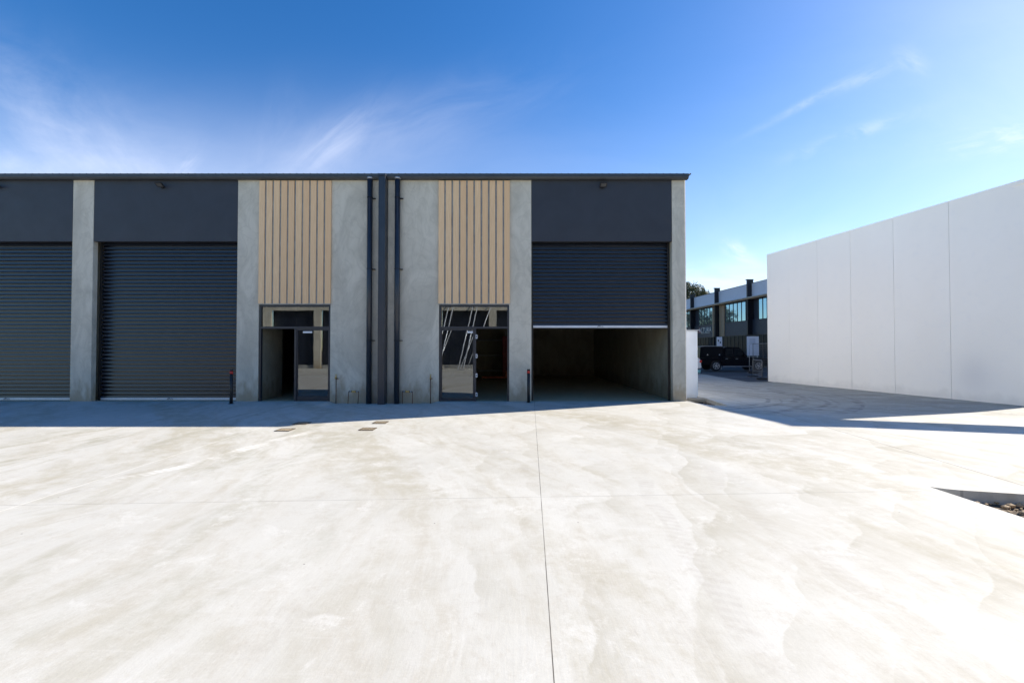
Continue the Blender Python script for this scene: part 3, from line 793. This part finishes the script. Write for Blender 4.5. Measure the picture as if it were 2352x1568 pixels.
# ------------------------------------------------------------------ far building
q0 = Vector((22.5, 55.8, 0)); q1 = Vector((23.4, 42.0, 0)); fd = (q1-q0).normalized(); fn = Vector((fd.y, -fd.x, 0))
if fn.x > 0: fn = -fn                                     # outward, to the left
fb = tag(empty('office_block', q0, math.atan2(fd.y, fd.x)), 'two storey office block with white parapet, black piers and blue windows beyond the black ute', 'building')
fsd = 1 if Vector((-math.sin(fb.rotation_euler.z), math.cos(fb.rotation_euler.z), 0)).dot(fn) > 0 else -1
def zx(x, y): return (x/4.385+1542.8, y/4.385+602.1)
def fu(x, y=600, off=0.0):
    px, py = zx(x, y); d = ray(px, py); o_ = q0+fn*off
    a = d.x/d.y; u = (a*o_.y-o_.x)/(fd.x-a*fd.y); Yp = o_.y+fd.y*u
    return u, HC + d.z*(Yp/d.y)
def fbx(b, u0, u1, o0, o1, z0, z1, bev=0):
    a, c = sorted((o0*fsd, o1*fsd)); b.box((min(u0, u1), a, z0), (max(u0, u1), c, z1), bev=bev)
ZP = fu(600, 262)[1]; ZAW = fu(600, 395)[1]; ZW0 = fu(650, 597)[1]; ZW1 = fu(650, 392)[1]; ZG = fu(650, 738)[1]
print('far z', ZP, ZAW, ZW1, ZW0, ZG)
uL, uR = -9.0, 26.0
b = MB(); fbx(b, uL, uR, -9, -.12, -.2, ZP-.3); b.build('wall', 'far_dark', fb)
b = MB(); b.box((0, 0, 0), (.01, .01, .01)) if False else None
shade_block_mtx = Matrix.Translation(q0) @ Matrix.Rotation(fb.rotation_euler.z, 4, 'Z')
b.prism([(17.6, 26), (44, 26), (44, 37), (21.6, 37)], -.2, ZP-.3, 'z'); bmesh.ops.transform(b.b, matrix=shade_block_mtx.inverted(), verts=b.b.verts); b.build('shade_block', 'far_white', fb)  # unseen block behind the white wall, added to keep the driveway in shade
b = MB(); fbx(b, uL, uR, -.12, .06, ZAW, ZP-.04); b.build('parapet', 'far_white', fb)
b = MB(); fbx(b, uL, uR, -.14, .09, ZP-.039, ZP); b.build('coping', 'far_dark', fb)
b = MB(); fbx(b, uL, uR, -.05, .75, ZAW-.09, ZAW-.03); b.build('awning', 'galvanised', fb)
b = MB(); fbx(b, uL, uR, -.05, .62, ZAW-.20, ZAW-.10); b.build('awning_soffit', 'timber_far', fb)
b = MB(); fbx(b, uL, uR, -.12, .02, ZG, ZW0); b.build('spandrel', 'far_dark', fb)
for xa, xb in ((187, 230), (430, 480), (755, 815)):
    ua = fu(xa, 500, .5)[0]; ub = fu(xb, 500, 0)[0]
    c_ = (ua+ub)/2; hw = (ub-ua)/2; print('pier', ua, ub)
    b = MB(); fbx(b, c_-hw, c_+hw, -.1, .5, 0 if False else ZG-.02, ZP+.28); pr = b.build('pier', 'far_black', fb)
    b = MB(); fbx(b, c_-hw-.06, c_+hw+.06, -.1, .56, ZP+.281, ZP+.36); b.build('pier_cap', 'far_black', pr)
def win(xa, xb, n_, z0, z1, matn, name='window'):
    ua, ub = fu(xa)[0], fu(xb)[0]; b = MB(); w_ = (ub-ua)/n_
    for i in range(n_+1): fbx(b, ua+w_*i-.03, ua+w_*i+.03, .0, .05, z0, z1)
    fbx(b, ua, ub, .0, .05, z0-.05, z0); fbx(b, ua, ub, .0, .05, z1, z1+.05)
    f = b.build(name, 'far_black', fb); b = MB(); fbx(b, ua, ub, -.10, .015, z0, z1); b.build('pane', matn, f)
win(120, 187, 3, ZW0, ZW1, 'mirror_glass'); win(276, 415, 5, ZW0, ZW1, 'mirror_glass'); win(545, 750, 5, ZW0, ZW1, 'mirror_glass'); win(878, 1010, 3, ZW0, ZW1, 'mirror_glass')
win(120, 230, 3, .1, ZG-.06, 'street_glass'); win(262, 425, 6, .1, ZG-.06, 'street_glass'); win(520, 752, 6, .1, ZG-.06, 'street_glass'); win(878, 1010, 3, .1, ZG-.06, 'street_glass')
def fclad(xa, xb):
    b = MB(); ua, ub = fu(xa)[0], fu(xb)[0]; k = max(2, int((ub-ua)/.25)); w_ = (ub-ua)/k
    for i in range(k): fbx(b, ua+w_*i, ua+w_*i+w_*.72, -.1, .08, ZG, ZW1+.05)
    b.build('timber_cladding', 'timber_far', fb)
fclad(486, 540); fclad(416, 430)
def text(body, size, u, z, off, m, name):
    cu = bpy.data.curves.new('t', 'FONT'); cu.body = body; cu.size = size; cu.extrude = .02; cu.align_x = 'CENTER'
    t = bpy.data.objects.new('t', cu); C.objects.link(t)
    dg = bpy.context.evaluated_depsgraph_get(); me = bpy.data.meshes.new_from_object(t.evaluated_get(dg)); bpy.data.objects.remove(t)
    o = bpy.data.objects.new(name, me); C.objects.link(o); me.materials.clear(); me.materials.append(M[m]); o.parent = fb
    o.matrix_local = Matrix.Translation((u, off*fsd, z)) @ Matrix.Rotation(R(90), 4, 'X') @ (Matrix.Rotation(R(180), 4, 'Y') if fsd > 0 else Matrix.Identity(4))
    return o
uT, zT = fu(340, 705); t_ = text('ALTURA', .80, uT, zT, .05, 'letter_silver', 'sign_lettering')
uS, zS = fu(340, 716)
b = MB()
for i in range(7): fbx(b, uS-1.0+i*.3, uS-.8+i*.3, .02, .04, zS-.0, zS+.06)
b.build('small_lettering', 'letter_silver', fb)
uO, zO = fu(286, 690); b = MB()
for k in range(3):
    a = R(90+120*k); cx, cz = math.cos(a)*.22, math.sin(a)*.22
    fbx(b, uO+cx-.16, uO+cx+.16, .021, .05, zO+cz-.16, zO+cz+.16)
b.build('emblem', 'letter_red', fb)

# ------------------------------------------------------------------ site signs
def board(px0, px1, py0, py1, Y, name, label, deco):
    a = at(px0, py0, Y); c = at(px1, py1, Y); cx = (a.x+c.x)/2
    r = empty(name, (cx, Y, 0)); tag(r, label, 'sign')
    hw = (c.x-a.x)/2
    b = MB(); b.box((-hw, -.02, c.z), (hw, .02, a.z), bev=.004); bd = b.build('board', 'sign_white', r)
    b = MB(); deco(b, hw, c.z, a.z); b.build('print', 'sign_print' if 'lines' in label else 'far_black', bd)
    for s in (-1, 1): b = MB(); b.box((s*hw*.8-.03, .021, -.02), (s*hw*.8+.03, .08, a.z-.1)); b.build('post', 'galvanised', r)
def deco_a(b, hw, z0, z1):
    h = z1-z0
    for cx, cz in ((-.45*hw, z0+.62*h), (.35*hw, z0+.42*h)):
        b.box((cx-.16*hw, -.024, cz-.10*h), (cx+.16*hw, -.0205, cz+.10*h)); b.box((cx-.28*hw, -.024, cz-.02*h), (cx-.161*hw, -.0205, cz+.05*h)); b.box((cx+.161*hw, -.024, cz-.04*h), (cx+.26*hw, -.0205, cz+.02*h))
def deco_b(b, hw, z0, z1):
    h = z1-z0
    for i in range(6): b.box((-.62*hw, -.024, z1-.13*h-i*.055*h), (.42*hw, -.0205, z1-.115*h-i*.055*h))
a0 = zx(455, 752); a1 = zx(507, 848); board(a0[0], a1[0], a0[1], a1[1], 37.5, 'site_sign', 'small white board with two dark figures above the black ute', deco_a)
a0 = zx(757, 747); a1 = zx(878, 940); board(a0[0], a1[0], a0[1], a1[1], 37.0, 'site_sign', 'tall white board with faint printed lines behind the temporary fence', deco_b)

# ------------------------------------------------------------------ black pick-up (ute) with canopy
ut = empty('pickup_truck', (15.26, 34.95, 0)); tag(ut, 'black dual cab ute with hard canopy parked side on beyond the driveway', 'ute')
b = MB(); wdt = .92
b.prism([(-1.25, .55), (-1.22, .98), (1.95, 1.02), (2.05, 1.05), (3.55, .98), (3.95, .86), (4.02, .60), (3.98, .42), (3.62, .40), (3.52, .70), (3.32, .84), (3.02, .84), (2.82, .70), (2.72, .38), (.48, .38), (.40, .66), (.20, .84), (-.12, .84), (-.36, .66), (-.46, .45), (-1.2, .45)], -wdt, wdt, 'y', .03)
bd = b.build('body', 'car_black', ut)
b = MB(); b.prism([(.62, 1.03), (.66, 1.76), (.85, 1.80), (1.72, 1.78), (1.88, 1.72), (2.45, 1.04)], -.80, .80, 'y', .03); b.build('cabin', 'car_black', ut)
b = MB(); b.prism([(-1.20, .99), (-1.14, 1.80), (-.9, 1.84), (.45, 1.84), (.58, 1.80), (.60, 1.0)], -.86, .86, 'y', .03); cn = b.build('canopy', 'car_black', ut)
for s in (-.62, .28):
    b = MB(); b.tube([(s, -.865, 1.22), (s, -.885, 1.22)], .045, 12); b.build('latch', 'alloy', cn)
b = MB(); b.box((-1.0, -.70, 1.845), (.5, -.66, 1.88)); b.build('roof_rail', 'galvanised', ut); b = MB(); b.box((-1.0, .66, 1.845), (.5, .70, 1.88)); b.build('roof_rail', 'galvanised', ut)
for x0, x1, zt0, zt1 in ((.76, 1.33, 1.68, 1.68), (1.39, 2.20, 1.67, 1.16)):
    b = MB(); b.prism([(x0, 1.10), (x0+.02, zt0), (x0+.5 if x0 > 1.35 else x1, 1.67), (x1, 1.12)], -.812, -.795, 'y'); b.build('side_window', 'car_glass', ut)
b = MB(); b.quad((1.90, -.70, 1.715), (2.47, -.74, 1.06), (2.47, .74, 1.06), (1.90, .70, 1.715)); b.build('windscreen', 'car_glass', ut)
for x0, x1 in ((.62, 1.36), (1.38, 2.2)):
    b = MB(); b.box((x0, -.925, .50), (x1, -.918, 1.0), bev=.002); dd = b.build('door', 'car_black', ut)
    b = MB(); b.box((x0+.08, -.945, .90), (x0+.25, -.926, .93)); b.build('handle', 'alloy', dd)
b = MB(); b.box((2.1, -1.08, 1.08), (2.25, -.90, 1.24), bev=.03); b.build('mirror', 'car_black', ut)
b = MB(); b.box((.55, -.95, .33), (2.65, -.86, .37), bev=.01); b.build('side_step', 'alloy', ut)
b = MB(); b.box((-1.27, -.88, .70), (-1.235, -.72, .98)); b.build('tail_light', 'red_reflector', ut)
for wx in (0, 3.17):
    for s in (-1, 1):
        b = MB(); y0 = s*.70; y1 = s*.93; b.tube([(wx, y0, .38), (wx, y0+(y1-y0)*.1, .38), (wx, y1, .38)], .38, 24); ty = b.build('wheel', 'black_rubber', ut)
        b = MB(); yy_ = s*.935
        b.tube([(wx, yy_-.01*s, .38), (wx, yy_, .38)], .055, 12)
        for k in range(6):
            a = R(60*k+12); mt = Matrix.Translation((wx, yy_, .38)) @ Matrix.Rotation(-a, 4, 'Y'); b.box((.04, -.012, -.028), (.235, .004, .028), mt)
        for k in range(24):
            a = R(15*k); mt = Matrix.Translation((wx, yy_, .38)) @ Matrix.Rotation(-a, 4, 'Y'); b.box((.215, -.012, -.034), (.245, .006, .034), mt)
        b.build('rim', 'alloy', ty)
# rear of a white car parked beyond the cabinet
wc = empty('parked_car', (gr(1588, 855).x+.17, 31.5, 0)); tag(wc, 'rear corner of a white car, just showing between the electrical cabinet and the black ute', 'car')
b = MB(); b.prism([(-3.9, .35), (-3.95, .62), (-3.6, .80), (-2.9, .88), (-2.2, 1.32), (-1.0, 1.40), (-.35, 1.18), (-.02, .9), (0.02, .35)], -.8, .8, 'y', .04); b.build('body', 'white_car', wc)
b = MB(); b.prism([(-2.75, .92), (-2.15, 1.28), (-1.05, 1.34), (-.5, 1.0)], -.806, -.79, 'y'); b.build('side_window', 'car_glass', wc)
b = MB(); b.box((-.12, -.815, .72), (.035, -.60, .88), bev=.01); b.build('tail_light', 'red_reflector', wc)
for wx in (-.75, -3.1):
    b = MB(); b.tube([(wx, -.82, .31), (wx, -.62, .31)], .31, 20); b.build('wheel', 'black_rubber', wc); b = MB(); b.tube([(wx, .62, .31), (wx, .82, .31)], .31, 20); b.build('wheel', 'black_rubber', wc)

bk = empty('bucket', (at(1605.0, 850, 30.6).x, 30.6, 0)); tag(bk, 'small teal bucket on the driveway just right of the electrical cabinet', 'bucket')
b = MB(); b.tube([(0, 0, .005), (0, 0, .23)], .10, 16, r2=.13); b.tube([(0, 0, .225), (0, 0, .24)], .136, 16); b.build('pail', 'teal_paint', bk)
b = MB(); b.tube([(-.13, 0, .22), (-.09, -.02, .30), (0, -.03, .33), (.09, -.02, .30), (.13, 0, .22)], .006, 6); b.build('handle', 'galvanised', bk)

# ------------------------------------------------------------------ temporary fencing
def mesh_panel(L, H, n_v, n_h, corner=.0):
    r = empty('temporary_fence')
    b = MB(); k = corner
    if k:
        pts = [(0, 0, -.0), (0, 0, H-k)] + [(k-k*math.cos(R(a)), 0, H-k+k*math.sin(R(a))) for a in (30, 60)] + [(k, 0, H), (L-k, 0, H)] + [(L-k+k*math.sin(R(a)), 0, H-k+k*math.cos(R(a))) for a in (30, 60)] + [(L, 0, H-k), (L, 0, 0)]
    else: pts = None
    if pts: b.tube(pts, .021, 8)
    else:
        for x_ in (0, L): b.tube([(x_, 0, 0), (x_, 0, H)], .021, 8)
        b.tube([(0, 0, H-.03), (L, 0, H-.03)], .018, 8)
    b.tube([(0, 0, .16), (L, 0, .16)], .018, 8); b.build('frame', 'fence_steel', r)
    b = MB()
    for i in range(1, n_v): b.tube([(L*i/n_v, 0, .16), (L*i/n_v, 0, H-.03)], .0035, 4, False)
    for i in range(1, n_h): b.tube([(0, .004, .16+(H-.2)*i/n_h), (L, .004, .16+(H-.2)*i/n_h)], .0035, 4, False)
    b.build('mesh_infill', 'fence_steel', r)
    b = MB(); b.box((-.12, -.30, -.02), (.12, .30, .07), bev=.02); b.build('foot', 'black_rubber', r); b = MB(); b.box((L-.12, -.30, -.02), (L+.12, .30, .07), bev=.02); b.build('foot', 'black_rubber', r)
    return r
o = mesh_panel(3.4, 2.05, 34, 12); g = gr(1730, 856); e = gr(1800, 861); o.location = (g.x, g.y, gz(g.x, g.y)); o.rotation_euler.z = math.atan2(e.y-g.y, e.x-g.x)
tag(o, 'tall galvanised mesh fence panel with straight posts in front of the white board', 'fence panel')
o = mesh_panel(2.3, 1.08, 20, 3, .14); g = gr(1729, 867, -.15); o.location = (g.x, g.y, gz(g.x, g.y)-.02); e = gr(1757, 874, -.15); o.rotation_euler.z = math.atan2(e.y-g.y, e.x-g.x)
o.name = 'crowd_barrier'; tag(o, 'low steel barrier with rounded top corners beside the far end of the white wall', 'barrier')
o = empty('fence_post', (gr(1721.5, 853).x, gr(1721.5, 853).y, 0)); tag(o, 'single thin galvanised post standing in front of the black ute', 'post')
b = MB(); b.tube([(0, 0, 0), (0, 0, 1.95)], .022, 8); b.build('pole', 'galvanised', o)
b = MB(); b.box((-.10, -.16, -.02), (.10, .16, .06), bev=.02); b.build('foot', 'black_rubber', o)

# ------------------------------------------------------------------ trees beyond
def tree(loc, h, rad, n_cl, label, seed, zc=.72):
    random.seed(seed); r = empty('gum_tree', loc); tag(r, label, 'tree')
    b = MB(); top = Vector((0.2, 0, h*zc)); b.tube([(0, 0, -.3), (.1, .05, h*.25), (.0, -.1, h*.5), top], .42, 10, r2=.16)
    cl = []
    for i in range(n_cl):
        a = random.uniform(0, 6.28); e = random.uniform(-.6, 1.2); rr = rad*random.uniform(.35, 1)
        c_ = Vector((math.cos(a)*math.cos(e)*rr, math.sin(a)*math.cos(e)*rr, h*zc+math.sin(e)*rr*.75)); cl.append(c_)
        if i % 3 == 0: b.tube([Vector((0, 0, h*.45+random.random()*h*.2)), (c_*.5+Vector((0, 0, h*.32))), c_], .11, 6, r2=.02)
    b.build('trunk', 'bark', r)
    b = MB()
    for c_ in cl:
        s = rad*random.uniform(.16, .30)
        for k in range(230):
            d = Vector((random.gauss(0, 1), random.gauss(0, 1), random.gauss(0, .75))).normalized()*s*random.random()**.4
            p = c_+d; q = Vector((random.gauss(0, 1), random.gauss(0, 1), random.gauss(0, 1))).normalized(); u = q.orthogonal().normalized(); v = q.cross(u); L = random.uniform(.07, .16)
            b.quad(p-u*L, p+v*L*.5, p+u*L, p-v*L*.5)
    b.build('crown', 'leaf', r)
t1 = at(1592, 668, 72)
tree((t1.x-1.0, 72, 0), at(1590, 652, 72).z, 3.3, 60, 'round dark green tree showing over the office block roof beside the warehouse corner', 3, .80)
t2 = at(1577, 650, 95); tree((t2.x-1.9, 95, 0), at(1580, 641, 95).z, 2.6, 30, 'tip of a farther tree just peeping out at the warehouse corner', 5, .86)
# trees west of the driveway, seen mirrored in the office windows
# (kept out of frame behind the warehouse)
tree((7.2, 77.7, 0), 10.0, 4.2, 60, 'leafy tree behind the warehouse, seen as a reflection in the office windows', 9, .66)

# ------------------------------------------------------------------ opposite warehouse (mirrored in the shop glass)
YO = -11.2
ow = tag(empty('opposite_warehouse', (0, YO, 0)), 'warehouse across the yard, seen only mirrored in the shopfront glass', 'warehouse')
def op(b, n_, m): return b.build(n_, m, ow)
b = MB()
for xa, xb in ((-26, -20.6), (-16.95, -16.35), (-11.4, -6.0), (-1.96, -1.34), (3.0, 3.7), (8.2, 18)): b.box((xa, -.2, -.2), (xb, 0, 6.7))
op(b, 'concrete_panel', 'precast')
for xa, xb in ((-20.6, -16.95), (-16.35, -11.4), (-6.0, -1.96), (-1.34, 3.0), (3.7, 8.2)):
    b = MB(); b.box((xa, -.2, 4.95), (xb, -.01, 6.7)); op(b, 'header_panel', 'precast')
    prof = []; zz = 0.1
    while zz < 4.95: prof += [(-.38, zz), (-.364, zz+.04), (-.38, zz+.078), (-.396, zz+.10)]; zz += .1175
    b = MB().strip(prof, xa, xb); d_ = op(b, 'roller_door', 'curtain_steel')
    b = MB(); b.box((xa, -.36, .0), (xb, -.27, .30)); b.build('bottom_rail', 'dull_grey', d_)
b = MB(); b.box((-26, -12, 6.72), (18, .15, 6.85)); op(b, 'roof', 'roof_steel')
# steel props leaning on it
for i, (xt, xf, lab) in enumerate(((-5.35, -6.15, 'steel wall prop mirrored at the far left of the right shopfront glass'), (-3.3, -4.25, 'steel wall prop mirrored beside the hinged mullion of the right shopfront'))):
    r = empty('wall_prop', (xf, YO+3.0, 0)); tag(r, lab, 'prop', 'steel props across the yard')
    w_ = xt-xf
    b = MB(); b.tube([(0, 0, .05), (w_, -2.9, 5.5)], .045, 10); b.build('brace', 'rail_aluminium', r)
    b = MB(); b.tube([(.38, 0, .05), (w_+.38, -2.9, 5.5)], .045, 10); b.build('brace', 'rail_aluminium', r)
    b = MB(); b.tube([(.1, -.5, .05), (w_+.25, -2.9, 3.4)], .03, 8); b.build('lower_brace', 'rail_aluminium', r)
    b = MB(); b.box((-.12, -.12, .0), (.50, .14, .05), bev=.01); b.build('shoe', 'galvanised', r)
r = empty('wall_prop', (-3.7, YO+1.2, 0)); tag(r, 'slanting steel prop crossing the pair, mirrored in the right shopfront transom', 'prop', 'steel props across the yard')
b = MB(); b.tube([(0, 0, .05), (2.2, -1.1, 6.0)], .035, 8); b.build('brace', 'rail_aluminium', r)
b = MB(); b.box((-.1, -.1, .0), (.1, .1, .05), bev=.01); b.build('shoe', 'galvanised', r)
